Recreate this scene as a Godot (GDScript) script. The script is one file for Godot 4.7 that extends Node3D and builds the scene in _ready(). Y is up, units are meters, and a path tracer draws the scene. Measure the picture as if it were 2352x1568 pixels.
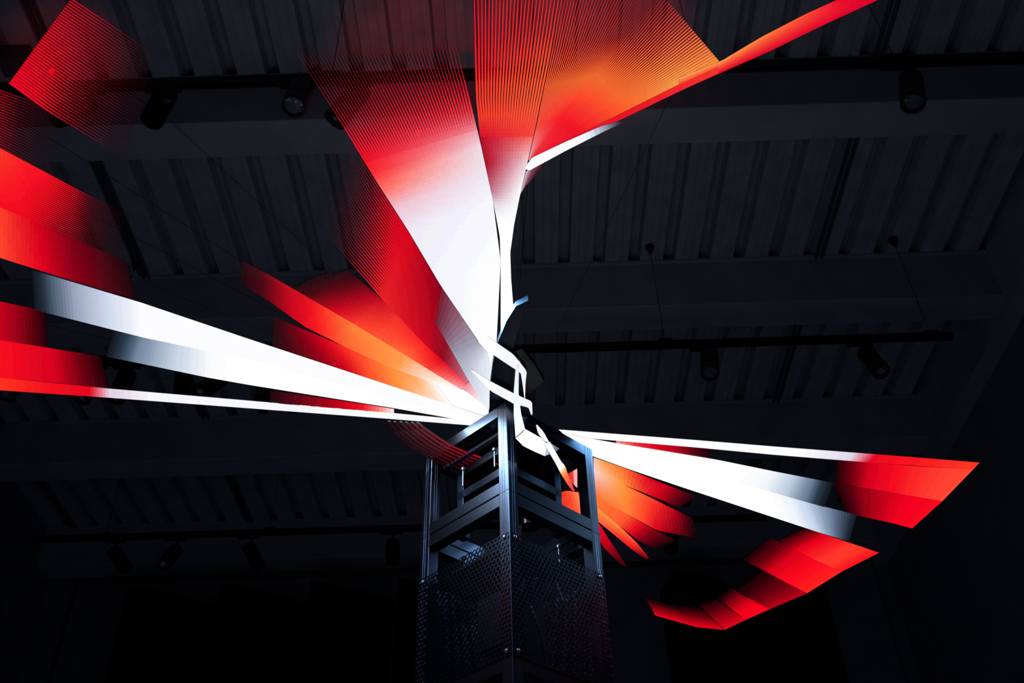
extends Node3D
# Night view up into a hall: a framed tower carries light trails of a spinning rotor, drawn as glowing blades, under a ribbed steel roof.

const FOCAL := 2287.0
const EYE := Vector3(0, 1.6, 0)
const DECK := 5.65          # underside of the ribbed roof
const ROTOR := 3.55         # underside of the painted light trails
const HUB := Vector3(-0.0237, 3.55, -2.7687)

var view: Basis
var mats := {}
var glow_mats := {}
var used := {}
var rotor: Node3D

# ---------------------------------------------------------------- small helpers
func ray(px: float, py: float) -> Vector3:
	return view * Vector3((px - 1176.0) / FOCAL, -(py - 784.0) / FOCAL, -1.0)

func on_y(px: float, py: float, h: float) -> Vector3:
	var d := ray(px, py)
	return EYE + d * ((h - EYE.y) / d.y)

func on_z(px: float, py: float, z: float) -> Vector3:
	var d := ray(px, py)
	return EYE + d * ((z - EYE.z) / d.z)

func on_plane(px: float, py: float, p0: Vector3, n: Vector3) -> Vector3:
	var d := ray(px, py)
	return EYE + d * ((p0 - EYE).dot(n) / d.dot(n))

func numbered(called: String) -> String:
	var k: int = used.get(called, 0)
	used[called] = k + 1
	return called if k == 0 else "%s_%03d" % [called, k]

func thing(called: String, label: String, category: String, at: Vector3, group := "", turn := 0.0) -> Node3D:
	var o := Node3D.new()
	o.name = numbered(called)
	add_child(o)
	o.position = at
	o.rotation.y = turn
	o.set_meta("label", label)
	o.set_meta("category", category)
	if group:
		o.set_meta("group", group)
	return o

func setting(called: String) -> Node3D:
	var o := Node3D.new()
	o.name = called
	add_child(o)
	o.set_meta("kind", "structure")
	return o

func group_part(called: String, parent: Node) -> Node3D:
	var o := Node3D.new()
	o.name = called
	parent.add_child(o, true)
	return o

func new_st() -> SurfaceTool:
	var st := SurfaceTool.new()
	st.begin(Mesh.PRIMITIVE_TRIANGLES)
	return st

func put(st: SurfaceTool, called: String, m: Material, parent: Node, at := Vector3.ZERO, label := "") -> MeshInstance3D:
	var o := MeshInstance3D.new()
	o.name = called
	var am := st.commit()
	am.surface_set_material(0, m)
	o.mesh = am
	o.position = at
	if label:
		o.set_meta("label", label)
	parent.add_child(o, true)
	return o

func tri(st: SurfaceTool, a: Vector3, b: Vector3, c: Vector3, n: Vector3) -> void:
	if (b - a).cross(c - a).dot(n) > 0.0:
		var t := b
		b = c
		c = t
	for v in [a, b, c]:
		st.set_normal(n)
		st.add_vertex(v)

func quad(st: SurfaceTool, a: Vector3, b: Vector3, c: Vector3, d: Vector3, n: Vector3) -> void:
	tri(st, a, b, c, n)
	tri(st, a, c, d, n)

# box with a small chamfer on its four long edges (along its local longest use: z of the basis)
func box(st: SurfaceTool, at: Vector3, size: Vector3, b := Basis.IDENTITY) -> void:
	var h := size * 0.5
	for ax in 3:
		for s in [-1.0, 1.0]:
			var n := Vector3.ZERO
			n[ax] = s
			var u := Vector3.ZERO
			u[(ax + 1) % 3] = h[(ax + 1) % 3]
			var w := Vector3.ZERO
			w[(ax + 2) % 3] = h[(ax + 2) % 3]
			var c := n * h[ax]
			quad(st, at + b * (c - u - w), at + b * (c + u - w), at + b * (c + u + w), at + b * (c - u + w), b * n)

# bar of a given cross-section (list of Vector2, closed) swept straight from p to q; right = x of the section, up = y
func bar(st: SurfaceTool, p: Vector3, q: Vector3, section: PackedVector2Array, right: Vector3, up: Vector3) -> void:
	var k := section.size()
	var mid := Vector2.ZERO
	for s in section:
		mid += s / k
	for i in k:
		var a := section[i]
		var c := section[(i + 1) % k]
		var e := c - a
		var n2 := Vector2(e.y, -e.x).normalized()
		if Geometry2D.is_polygon_clockwise(section):
			n2 = -n2
		var n := right * n2.x + up * n2.y
		quad(st, p + right * a.x + up * a.y, p + right * c.x + up * c.y, q + right * c.x + up * c.y, q + right * a.x + up * a.y, n)
	var ids := Geometry2D.triangulate_polygon(section)
	var dir := (q - p).normalized()
	for i in range(0, ids.size(), 3):
		for e in [[p, -dir], [q, dir]]:
			var o: Vector3 = e[0]
			var n: Vector3 = e[1]
			var v := []
			for j in 3:
				v.append(o + right * section[ids[i + j]].x + up * section[ids[i + j]].y)
			tri(st, v[0], v[1], v[2], n)

# lathe: profile of Vector2(along axis, radius)
func lathe(st: SurfaceTool, o: Vector3, axis: Vector3, profile: Array, seg := 28) -> void:
	axis = axis.normalized()
	var x := axis.cross(Vector3(0.31, 0.12, 0.94)).normalized()
	var y := axis.cross(x)
	for i in profile.size() - 1:
		var a: Vector2 = profile[i]
		var b: Vector2 = profile[i + 1]
		var e := b - a
		if e.length() < 1e-6:
			continue
		var n2 := Vector2(-e.y, e.x).normalized()
		for k in seg:
			var t0 := TAU * k / seg
			var t1 := TAU * (k + 1) / seg
			var d0 := x * cos(t0) + y * sin(t0)
			var d1 := x * cos(t1) + y * sin(t1)
			var v := [o + axis * a.x + d0 * a.y, o + axis * a.x + d1 * a.y, o + axis * b.x + d1 * b.y, o + axis * b.x + d0 * b.y]
			var nn := [axis * n2.x + d0 * n2.y, axis * n2.x + d1 * n2.y, axis * n2.x + d1 * n2.y, axis * n2.x + d0 * n2.y]
			for f in [[0, 1, 2], [0, 2, 3]]:
				var p: Vector3 = v[f[0]]
				var q: Vector3 = v[f[1]]
				var r: Vector3 = v[f[2]]
				var order: Array = f if (q - p).cross(r - p).dot(nn[f[0]]) < 0.0 else [f[0], f[2], f[1]]
				for j in order:
					st.set_normal(nn[j])
					st.add_vertex(v[j])

func tube(st: SurfaceTool, pts: Array, r: float, seg := 8) -> void:
	for i in pts.size() - 1:
		var a: Vector3 = pts[i]
		var b: Vector3 = pts[i + 1]
		var d := (b - a)
		lathe(st, a, d, [Vector2(0, 0), Vector2(0, r), Vector2(d.length(), r), Vector2(d.length(), 0)], seg)

# polygon given as 3-D points in one plane, extruded along n
func slab(st: SurfaceTool, pts: Array, n: Vector3) -> void:
	var x: Vector3 = (pts[1] - pts[0]).normalized()
	var y := n.normalized().cross(x)
	var flat := PackedVector2Array()
	for p in pts:
		flat.append(Vector2((p - pts[0]).dot(x), (p - pts[0]).dot(y)))
	bar(st, pts[0], pts[0] + n, flat, x, y)

# ---------------------------------------------------------------- materials
func noise_tex(frequency: float, seed_: int, lo: float, hi: float, octaves := 4) -> NoiseTexture2D:
	var f := FastNoiseLite.new()
	f.seed = seed_
	f.frequency = frequency
	f.fractal_octaves = octaves
	var g := Gradient.new()
	g.set_color(0, Color(lo, lo, lo))
	g.set_color(1, Color(hi, hi, hi))
	var t := NoiseTexture2D.new()
	t.width = 512
	t.height = 512
	t.seamless = true
	t.noise = f
	t.color_ramp = g
	return t

func paint(called: String, c: Color, rough: float, metal := 0.0, lo := 0.8, hi := 1.0, freq := 0.02, scale := 0.8) -> StandardMaterial3D:
	var m := StandardMaterial3D.new()
	m.resource_name = called
	m.albedo_color = c
	m.roughness = rough
	m.metallic = metal
	if lo < 1.0:
		m.albedo_texture = noise_tex(freq, called.hash() % 1000, lo, hi)
		m.uv1_triplanar = true
		m.uv1_world_triplanar = true
		m.uv1_scale = Vector3.ONE * scale
	mats[called] = m
	return m

# one glowing tint of the painted light trails (the sRGB colour that the trail shows)
func glow_mat(r: float, g: float, b: float) -> StandardMaterial3D:
	var key := Vector3i(roundi(r / 6.0), roundi(g / 6.0), roundi(b / 6.0))
	if not glow_mats.has(key):
		var m := StandardMaterial3D.new()
		m.resource_name = "painted_light"
		m.albedo_color = Color(0.02, 0.02, 0.02)
		m.roughness = 0.6
		m.emission_enabled = true
		m.emission = Color(minf(key.x * 6.0, 255.0) / 255.0, minf(key.y * 6.0, 255.0) / 255.0, minf(key.z * 6.0, 255.0) / 255.0)
		m.emission_energy_multiplier = 1.0
		glow_mats[key] = m
	return glow_mats[key]

# ---------------------------------------------------------------- painted light trails
func along(pts: Array, t: float) -> Vector2:
	var i := clampi(int(t), 0, pts.size() - 2)
	return (pts[i] as Vector2).lerp(pts[i + 1], t - i)

func tint(stops: Array, t: float) -> Vector3:
	var prev: Array = stops[0]
	if t <= prev[0]:
		return Vector3(prev[1], prev[2], prev[3])
	for s in stops:
		if t <= s[0]:
			var k: float = (t - prev[0]) / maxf(s[0] - prev[0], 1e-6)
			return Vector3(prev[1], prev[2], prev[3]).lerp(Vector3(s[1], s[2], s[3]), k)
		prev = s
	return Vector3(prev[1], prev[2], prev[3])

func share(stops: Array, t: float) -> float:
	var prev: Array = stops[0]
	if t <= prev[0]:
		return prev[1]
	for s in stops:
		if t <= s[0]:
			return lerpf(prev[1], s[1], (t - prev[0]) / maxf(s[0] - prev[0], 1e-6))
		prev = s
	return prev[1]

func v2s(flat: Array) -> Array:
	var out := []
	for i in range(0, flat.size(), 2):
		out.append(Vector2(flat[i], flat[i + 1]))
	return out

# A swept light trail painted as glowing cells between edge a and edge b, each cell one plain tint,
# with an added black backing that keeps the glow off the roof. Plane: either the horizontal rotor plane or a given plane.
# rods > 0 draws a see-through trail as that many tapering rods with gaps (ca, cb: how much of the pitch a rod fills, along edge a and b).
func trail_blade(a_flat: Array, b_flat: Array, sa: Array, sb: Array, dh := 0.0, rods := 0, ca := [], cb := [], called := "light_trail", spar := true, onto = null, parent: Node = null) -> Node3D:
	var a := v2s(a_flat)
	var b := v2s(b_flat)
	var n := a.size() - 1
	var length := 0.0
	var width := 0.0
	for i in n:
		length += ((a[i] + b[i]) * 0.5).distance_to((a[i + 1] + b[i + 1]) * 0.5)
	for i in n + 1:
		width = maxf(width, a[i].distance_to(b[i]))
	var rows := maxi(n, int(length / 8.0))
	var node := group_part(called, rotor if parent == null else parent)
	var lift := Vector3(0, 0.0012 if rods > 0 else 0.003, 0)
	var put_at := func(p: Vector2) -> Vector3:
		if onto == null:
			return on_y(p.x, p.y, ROTOR + dh) - rotor.position
		return on_plane(p.x, p.y, onto[0], onto[1]) - (rotor.position if parent == null else parent.position)
	if onto != null:
		lift = -(onto[1] as Vector3) * 0.004
	var strips := rods if rods > 0 else 1
	for r in strips:
		var cols := 1 if rods > 0 else clampi(int(width / 9.0), 1, 24)
		var cells := {}
		var shell := new_st()
		var above := {}
		var lit := 0
		for i in rows:
			var t0 := float(n) * i / rows
			var t1 := float(n) * (i + 1) / rows
			var quads := []
			for c in cols:
				var u0 := (r + float(c) / cols) / strips
				var u1 := (r + float(c + 1) / cols) / strips
				var um := (u0 + u1) * 0.5
				var c0 := 1.0
				var c1 := 1.0
				if rods > 0:
					c0 = lerpf(share(ca, t0), share(cb, t0), um)
					c1 = lerpf(share(ca, t1), share(cb, t1), um)
					if maxf(c0, c1) < 0.008:
						continue
				var hw := (u1 - u0) * 0.5
				var col := tint(sa, (t0 + t1) * 0.5).lerp(tint(sb, (t0 + t1) * 0.5), um)
				if maxf(col.x, maxf(col.y, col.z)) < 30.0:
					continue
				var k0 := c0 if rods > 0 else 1.0
				var k1 := c1 if rods > 0 else 1.0
				var p00: Vector3 = put_at.call(along(a, t0).lerp(along(b, t0), um - hw * k0))
				var p01: Vector3 = put_at.call(along(a, t0).lerp(along(b, t0), um + hw * k0))
				var p10: Vector3 = put_at.call(along(a, t1).lerp(along(b, t1), um - hw * k1))
				var p11: Vector3 = put_at.call(along(a, t1).lerp(along(b, t1), um + hw * k1))
				var m := glow_mat(col.x, col.y, col.z)
				if not cells.has(m):
					cells[m] = new_st()
				quad(cells[m], p00, p01, p11, p10, -lift.normalized())
				quads.append([p00, p01, p11, p10])
				if onto == null and rods == 0 and col.y > 110.0 and c > 0 and c < cols - 1:
					var up := lift + Vector3(0, 0.0013, 0)
					if not above.has(m):
						above[m] = new_st()
					var mid := (p00 + p01 + p11 + p10) * 0.25
					quad(above[m], p00.lerp(mid, 0.2) + up, p01.lerp(mid, 0.2) + up, p11.lerp(mid, 0.2) + up, p10.lerp(mid, 0.2) + up, Vector3.UP)
				lit += 1
			if quads.is_empty():
				continue
			# black backing of this row, added to stop the glow going up
			var e := lift.normalized() * 0.001
			var q0: Vector3 = quads[0][0] + e
			var q1: Vector3 = quads[-1][1] + e
			var q2: Vector3 = quads[-1][2] + e
			var q3: Vector3 = quads[0][3] + e
			quad(shell, q0, q1, q2, q3, -lift.normalized())
			# its sides slope inwards
			var in0 := (q1 - q0).limit_length(minf(lift.length() * 1.6, q0.distance_to(q1) * 0.35))
			var in1 := (q2 - q3).limit_length(minf(lift.length() * 1.6, q2.distance_to(q3) * 0.35))
			var r0 := q0 + lift + in0
			var r1 := q1 + lift - in0
			var r2 := q2 + lift - in1
			var r3 := q3 + lift + in1
			quad(shell, r0, r1, r2, r3, lift.normalized())
			quad(shell, q0, q3, r3, r0, (q0 - q1).normalized())
			quad(shell, q1, q2, r2, r1, (q1 - q0).normalized())
			if i == 0:
				quad(shell, q0, q1, r1, r0, (q0 - q3).normalized())
			if i == rows - 1:
				quad(shell, q3, q2, r2, r3, (q3 - q0).normalized())
		if lit == 0:
			continue
		var am: ArrayMesh = null
		for m in cells:
			am = (cells[m] as SurfaceTool).commit(am) if am != null else (cells[m] as SurfaceTool).commit()
			am.surface_set_material(am.get_surface_count() - 1, m)
		var o := MeshInstance3D.new()
		if rods > 0:
			o.name = "light_veil_rod"
			am = shell.commit(am)
			am.surface_set_material(am.get_surface_count() - 1, mats.housing)
		else:
			o.name = "painted_light"
			put(shell, "housing", mats.housing, node)
			if not above.is_empty():
				var top: ArrayMesh = null
				for m in above:
					top = (above[m] as SurfaceTool).commit(top) if top != null else (above[m] as SurfaceTool).commit()
					top.surface_set_material(top.get_surface_count() - 1, m)
				var tm := MeshInstance3D.new()
				tm.name = "added_top_light"  # unseen glowing top, added to light the roof
				tm.mesh = top
				node.add_child(tm, true)
		o.mesh = am
		node.add_child(o, true)
	if spar and onto == null:
		var root: Vector3 = put_at.call(((a[0] + b[0]) * 0.5) as Vector2) + Vector3(0, 0.015, 0)
		var far: Vector3 = put_at.call(((a[n] + b[n]) * 0.5) as Vector2) + Vector3(0, 0.015, 0)
		var hub := HUB - rotor.position + Vector3(0, 0.03, 0)
		var st := new_st()
		for seg in [[hub, root], [root, root.lerp(far, 0.9)]]:
			var p: Vector3 = seg[0]
			var q: Vector3 = seg[1]
			if p.distance_to(q) < 0.02:
				continue
			var side := (q - p).cross(Vector3.UP).normalized()
			bar(st, p, q, PackedVector2Array([Vector2(-0.0004, 0), Vector2(0.0004, 0), Vector2(0.0004, 0.001), Vector2(-0.0004, 0.001)]), side, Vector3.UP)
		put(st, "spar", mats.housing, node)
	return node

# a trail's light as a rectangle below it; upward ones are added for the roof
func trail_light(p0: Vector2, p1: Vector2, width: float, c: Color, energy: float, up := false) -> void:
	var h := ROTOR + (0.045 if up else -0.012)
	var a := on_y(p0.x, p0.y, h)
	var b := on_y(p1.x, p1.y, h)
	var l := AreaLight3D.new()
	l.name = "trail_light"
	l.light_color = c
	l.light_energy = energy
	l.area_size = Vector2(a.distance_to(b), width)
	l.area_range = 12.0
	l.area_attenuation = 2.0
	l.shadow_enabled = true
	var x := (b - a).normalized()
	var z := Vector3.DOWN if up else Vector3.UP
	l.transform = Transform3D(Basis(x, z.cross(x).normalized(), z), (a + b) * 0.5 - rotor.position)
	rotor.add_child(l, true)

# unseen bulb added above the trails to brighten roof and beams
func added_bulb(p: Vector2, c: Color, energy: float) -> void:
	var l := OmniLight3D.new()
	l.name = "added_bulb"
	l.light_color = c
	l.light_energy = energy
	l.light_size = 0.03
	l.omni_range = 14.0
	l.omni_attenuation = 2.0
	l.shadow_enabled = true
	l.position = on_y(p.x, p.y, ROTOR + 0.05) - rotor.position
	rotor.add_child(l, true)

# unseen red spotlight and lens added above a trail to redden the roof
func added_beam(p: Vector2, aim: Vector2, angle: float, c: Color, energy: float) -> void:
	var l := SpotLight3D.new()
	l.name = "added_beam"
	l.light_color = c
	l.light_energy = energy
	l.light_size = 0.04
	l.spot_range = 14.0
	l.spot_attenuation = 2.0
	l.spot_angle = angle
	l.spot_angle_attenuation = 0.8
	l.shadow_enabled = true
	var from := on_y(p.x, p.y, ROTOR + 0.03)
	var to := on_y(aim.x, aim.y, DECK)
	l.transform = Transform3D(Basis.looking_at(to - from, Vector3.RIGHT), from - rotor.position)
	rotor.add_child(l, true)
	var st := new_st()
	lathe(st, from - rotor.position - Vector3(0, 0.012, 0), Vector3.UP, [Vector2(0, 0.0), Vector2(0, 0.006), Vector2(0.008, 0.006)], 12)
	put(st, "added_light_lens", glow_mat(c.r * 255.0, c.g * 255.0, c.b * 255.0), rotor)

func build_rotor() -> void:
	rotor = thing("light_trail_rotor", "white, red and orange light trails of a spinning rotor, drawn as glowing blades fanned out from the tower top", "light sculpture", Vector3(HUB.x, 3.5, HUB.z))
	# hub: turned bearing and flange on the tower's top plate
	var st := new_st()
	lathe(st, Vector3(0, 0.004, 0), Vector3.UP, [Vector2(0, 0), Vector2(0, 0.09), Vector2(0.012, 0.09), Vector2(0.012, 0.05), Vector2(0.1, 0.05), Vector2(0.1, 0.07), Vector2(0.115, 0.07), Vector2(0.115, 0)])
	put(st, "hub", mats.housing, rotor)
	# ---- light trails to the left
	trail_blade([1085, 977, 900, 962, 249, 913, 0, 896, -70, 891], [1112, 968, 900, 948, 249, 892, 0, 867, -70, 860],
		[[0, 255, 255, 255], [1.85, 244, 246, 252], [2.0, 225, 205, 225], [2.08, 228, 110, 130], [2.18, 230, 5, 30], [2.5, 240, 12, 28], [3, 255, 50, 28]],
		[[0, 255, 255, 255], [1.85, 244, 246, 252], [2.0, 225, 205, 225], [2.08, 228, 110, 130], [2.18, 230, 5, 30], [2.5, 240, 12, 28], [3, 255, 50, 28]])
	trail_blade([260, 893, 130, 879, 0, 867, -60, 861], [240, 820, 120, 800, 0, 781, -60, 772],
		[[0, 20, 0, 3], [0.5, 110, 0, 15], [1, 215, 0, 28], [2, 250, 12, 30], [3, 250, 20, 30]],
		[[0, 20, 0, 3], [0.5, 110, 0, 15], [1, 215, 0, 28], [2, 250, 12, 30], [3, 250, 20, 30]])
	trail_blade([110, 797, 50, 789, 0, 781, -60, 772], [105, 714, 50, 703, 0, 692, -60, 680],
		[[0, 30, 0, 5], [1, 140, 0, 20], [2, 195, 0, 26], [3, 200, 0, 26]], [[0, 30, 0, 5], [1, 140, 0, 20], [2, 195, 0, 26], [3, 200, 0, 26]])
	var fade := [[0, 255, 255, 255], [3, 252, 252, 255], [3.4, 205, 215, 235], [3.75, 150, 165, 190], [4, 70, 88, 108], [4.5, 32, 42, 54], [5, 14, 19, 25]]
	trail_blade([1120, 958, 899, 886, 574, 779, 325, 695, 115, 632, 70, 619], [1118, 966, 899, 915, 574, 826, 329, 775, 125, 723, 76, 712], fade, fade)
	fade = [[0, 255, 255, 255], [2.6, 255, 255, 255], [3, 246, 248, 252], [3.5, 195, 208, 226], [4, 115, 135, 160], [4.5, 45, 60, 78], [5, 12, 17, 23]]
	trail_blade([1118, 966, 899, 915, 574, 826, 478, 806, 329, 775, 260, 758], [1108, 973, 899, 936, 574, 884, 478, 867, 310, 832, 240, 818], fade, fade)
	fade = [[0, 255, 235, 235], [0.5, 255, 120, 110], [1, 235, 10, 28], [2, 180, 0, 25], [3, 110, 8, 20], [4, 30, 8, 12]]
	trail_blade([905, 939, 830, 927, 765, 917, 700, 908, 620, 896], [905, 948, 830, 943, 765, 937, 700, 932, 620, 925], fade, fade)
	trail_blade([320, 690, 161, 643, 0, 592, -60, 573], [300, 605, 170, 548, 0, 476, -60, 450],
		[[0, 25, 8, 12], [1, 150, 0, 22], [1.4, 228, 0, 30], [2, 255, 70, 45], [3, 255, 75, 48]],
		[[0, 20, 8, 12], [1, 120, 0, 20], [1.5, 215, 0, 28], [2, 255, 60, 40], [3, 255, 60, 40]])
	trail_blade([300, 605, 170, 548, 0, 476, -60, 450], [290, 490, 170, 430, 0, 340, -60, 308],
		[[0, 225, 0, 32], [1, 240, 2, 32], [2, 250, 10, 32], [3, 250, 10, 32]],
		[[0, 225, 0, 32], [1, 245, 5, 32], [1.6, 252, 20, 34], [2, 255, 58, 40], [3, 255, 58, 40]], 0.0, 26,
		[[0, 0.0], [0.5, 0.02], [0.8, 0.08], [1.2, 0.4], [1.7, 0.95], [3, 0.98]], [[0, 0.0], [0.4, 0.02], [0.7, 0.1], [1, 0.5], [1.4, 0.97], [3, 0.98]], "light_trail_veil")
	trail_blade([150, 418, 60, 372, 0, 340, -60, 308], [150, 285, 60, 225, 0, 205, -60, 150],
		[[0, 200, 0, 32], [3, 210, 0, 34]],
		[[0, 200, 0, 32], [3, 215, 0, 34]], 0.0, 22,
		[[0, 0.0], [0.7, 0.015], [1.3, 0.06], [2, 0.25], [3, 0.35]], [[0, 0.0], [0.7, 0.02], [1.3, 0.1], [2, 0.35], [3, 0.45]], "light_trail_veil")
	trail_blade([330, 390, 220, 325, 110, 258, 20, 192], [420, 160, 330, 105, 250, 50, 165, -5],
		[[0, 235, 6, 34], [9, 240, 8, 34]],
		[[0, 235, 6, 34], [9, 240, 8, 34]], 0.0, 38,
		[[0, 0.0], [0.8, 0.015], [1.3, 0.08], [1.8, 0.35], [2.4, 0.8], [3, 0.92]], [[0, 0.0], [1, 0.01], [1.7, 0.05], [2.3, 0.18], [3, 0.4]], "light_trail_veil")
	# ---- orange and red light trails left of the tower
	trail_blade([1040, 932, 921, 893, 798, 852, 700, 819, 620, 792], [1000, 880, 900, 845, 790, 795, 700, 757, 623, 725],
		[[0, 255, 255, 255], [0.5, 255, 210, 180], [1, 255, 150, 62], [1.6, 255, 75, 40], [2, 205, 0, 27], [3, 100, 5, 18], [4, 25, 12, 16]],
		[[0, 255, 255, 255], [0.5, 255, 160, 80], [1, 255, 140, 58], [2, 255, 45, 32], [2.5, 220, 0, 28], [3.2, 130, 0, 20], [4, 25, 12, 16]])
	trail_blade([1000, 880, 900, 845, 790, 795, 700, 750, 616, 690, 535, 640], [1060, 895, 930, 815, 815, 745, 720, 690, 620, 632, 540, 590],
		[[0, 255, 255, 255], [0.6, 255, 200, 160], [1, 255, 150, 65], [2, 255, 95, 48], [2.7, 250, 20, 30], [3.4, 200, 0, 28], [4.2, 70, 6, 18], [5, 14, 10, 12]],
		[[0, 255, 255, 255], [0.7, 255, 190, 160], [1, 255, 155, 75], [2, 255, 130, 55], [2.6, 255, 70, 42], [3.0, 240, 20, 32], [3.6, 190, 10, 28], [4.2, 80, 10, 20], [5, 14, 10, 12]])
	trail_blade([1060, 895, 930, 815, 815, 745, 720, 690, 640, 640], [1075, 880, 975, 790, 880, 690, 800, 620, 720, 575],
		[[0, 255, 180, 180], [0.6, 255, 60, 45], [1, 255, 110, 55], [2, 255, 60, 42], [2.5, 215, 5, 30], [3.1, 90, 8, 20], [3.7, 14, 10, 12]],
		[[0, 240, 90, 100], [0.6, 225, 0, 28], [1, 250, 30, 35], [1.6, 245, 45, 42], [2.2, 170, 0, 28], [2.7, 70, 6, 16], [3.2, 14, 12, 14]])
	trail_blade([1075, 880, 975, 790, 880, 690, 800, 600, 740, 520], [1100, 800, 1010, 655, 938, 532, 870, 428, 800, 315],
		[[0, 200, 120, 140], [0.6, 150, 5, 24], [1, 205, 5, 28], [2, 235, 35, 38], [3, 215, 6, 30], [4, 210, 6, 30]],
		[[0, 150, 155, 175], [0.6, 120, 40, 60], [1, 145, 0, 24], [2, 220, 0, 30], [3, 235, 0, 34], [4, 230, 4, 34]], 0.0, 28,
		[[0, 1.0], [2, 0.95], [2.5, 0.4], [3, 0.08], [3.5, 0.02], [4, 0.0]], [[0, 1.0], [2.2, 0.95], [2.8, 0.5], [3.2, 0.15], [3.6, 0.03], [4, 0.0]], "light_trail_veil")
	trail_blade([1122, 945, 1080, 880, 1040, 810, 1000, 740], [1135, 880, 1120, 810, 1100, 787, 1015, 660],
		[[0, 240, 244, 252], [1, 205, 210, 225], [2, 150, 150, 168], [3, 110, 30, 50]], [[0, 240, 244, 252], [1, 225, 230, 242], [2, 165, 165, 182], [3, 120, 30, 50]], -0.006)
	fade = [[0, 255, 255, 255], [2, 255, 255, 255]]
	trail_blade([1121, 957, 1040, 932, 940, 898], [1123, 940, 1070, 898, 985, 862], fade, fade, 0.001)
	fade = [[0, 255, 255, 255], [0.5, 252, 225, 230], [1, 240, 150, 160]]
	trail_blade([1121, 948, 1058, 897], [1121, 943, 1083, 872], fade, fade, 0.0015)
	# ---- light trails that point towards the viewer, top of the picture
	trail_blade([1125, 940, 1100, 785, 1010, 652, 938, 530, 870, 425, 830, 360], [1128, 930, 1140, 795, 1150, 600, 1132, 460, 1105, 335, 1093, 285],
		[[0, 255, 255, 255], [1, 250, 251, 254], [2, 244, 246, 252], [3.0, 238, 234, 246], [3.5, 240, 190, 205], [3.9, 255, 105, 95], [4.4, 250, 40, 45], [5, 240, 12, 35]],
		[[0, 255, 255, 255], [2, 253, 253, 255], [3, 244, 246, 252], [4, 240, 218, 228], [5, 238, 140, 148]])
	trail_blade([838, 373, 792, 299, 753, 238, 714, 177, 676, 117], [1096, 298, 1083, 240, 1074, 200, 1064, 160, 1050, 100],
		[[0, 240, 12, 35], [4, 230, 12, 36]],
		[[0, 238, 140, 148], [0.8, 235, 50, 66], [2, 235, 15, 38], [4, 230, 10, 36]], -0.0015, 46,
		[[0, 1.0], [0.6, 0.6], [1.2, 0.28], [2, 0.09], [3, 0.03], [4, 0.005]], [[0, 1.0], [0.8, 0.8], [1.6, 0.5], [2.4, 0.28], [3.2, 0.1], [4, 0.02]], "light_trail_veil")
	trail_blade([1150, 790, 1150, 600, 1148, 545, 1140, 500, 1128, 440, 1115, 375, 1100, 300], [1180, 715, 1174, 640, 1172, 580, 1181, 515, 1196, 440, 1211, 375, 1228, 300],
		[[0, 255, 255, 255], [3, 255, 255, 255], [3.5, 225, 215, 230], [4, 190, 120, 140], [5, 175, 10, 35], [6, 190, 10, 38]],
		[[0, 255, 255, 255], [4, 255, 255, 255], [5, 240, 215, 228], [5.6, 245, 140, 135], [6, 252, 70, 60]], -0.003)
	trail_blade([1103, 314, 1093, 230, 1090, 160, 1088, 80, 1085, -20], [1225, 314, 1245, 220, 1260, 150, 1275, 70, 1290, -20],
		[[0, 210, 15, 40], [0.6, 255, 60, 40], [1.5, 252, 50, 38], [2, 245, 20, 36], [4, 240, 10, 36]],
		[[0, 252, 70, 60], [1, 255, 95, 50], [2, 255, 85, 45], [3, 250, 50, 42], [4, 245, 35, 42]], -0.0045, 24,
		[[0, 1.0], [0.6, 0.85], [1, 0.7], [1.6, 0.66], [2.4, 0.54], [3, 0.4], [4, 0.26]], [[0, 1.0], [0.6, 0.85], [1, 0.7], [1.6, 0.66], [2.4, 0.55], [3, 0.36], [4, 0.22]], "light_trail_veil")
	trail_blade([1214, 368, 1232, 290, 1250, 200, 1268, 110, 1290, -20], [1216, 368, 1290, 270, 1370, 170, 1440, 80, 1515, -20],
		[[0, 240, 190, 200], [1, 252, 75, 60], [2, 255, 100, 50], [3, 250, 60, 42], [4, 240, 35, 38]],
		[[0, 230, 60, 70], [1, 245, 25, 38], [2, 255, 115, 48], [3, 250, 55, 42], [4, 235, 25, 40]], 0.0, 30,
		[[0, 1.0], [1, 0.92], [2, 0.72], [3, 0.36], [4, 0.2]], [[0, 1.0], [1.6, 1.0], [2.2, 0.75], [3, 0.18], [4, 0.02]], "light_trail_veil")
	trail_blade([1216, 368, 1290, 270, 1370, 170, 1440, 80, 1515, -20], [1218, 368, 1330, 312, 1450, 254, 1560, 200, 1660, 150],
		[[0, 230, 60, 70], [1, 245, 25, 38], [2, 255, 115, 48], [3, 250, 55, 42], [4, 235, 25, 40]],
		[[0, 235, 20, 40], [1, 238, 12, 36], [2, 255, 100, 45], [3, 255, 165, 75], [4, 255, 150, 70]], 0.0, 34,
		[[0, 1.0], [1.6, 1.0], [2.2, 0.75], [3, 0.18], [4, 0.02]], [[0, 1.0], [4, 0.98]], "light_trail_veil")
	trail_blade([1218, 376, 1330, 320, 1450, 263, 1560, 210, 1650, 168], [1218, 366, 1330, 309, 1450, 249, 1560, 194, 1650, 152],
		[[0, 225, 5, 35], [2, 225, 0, 36], [4, 228, 0, 36]], [[0, 232, 8, 36], [2, 245, 40, 38], [4, 255, 110, 50]], -0.004)
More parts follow.
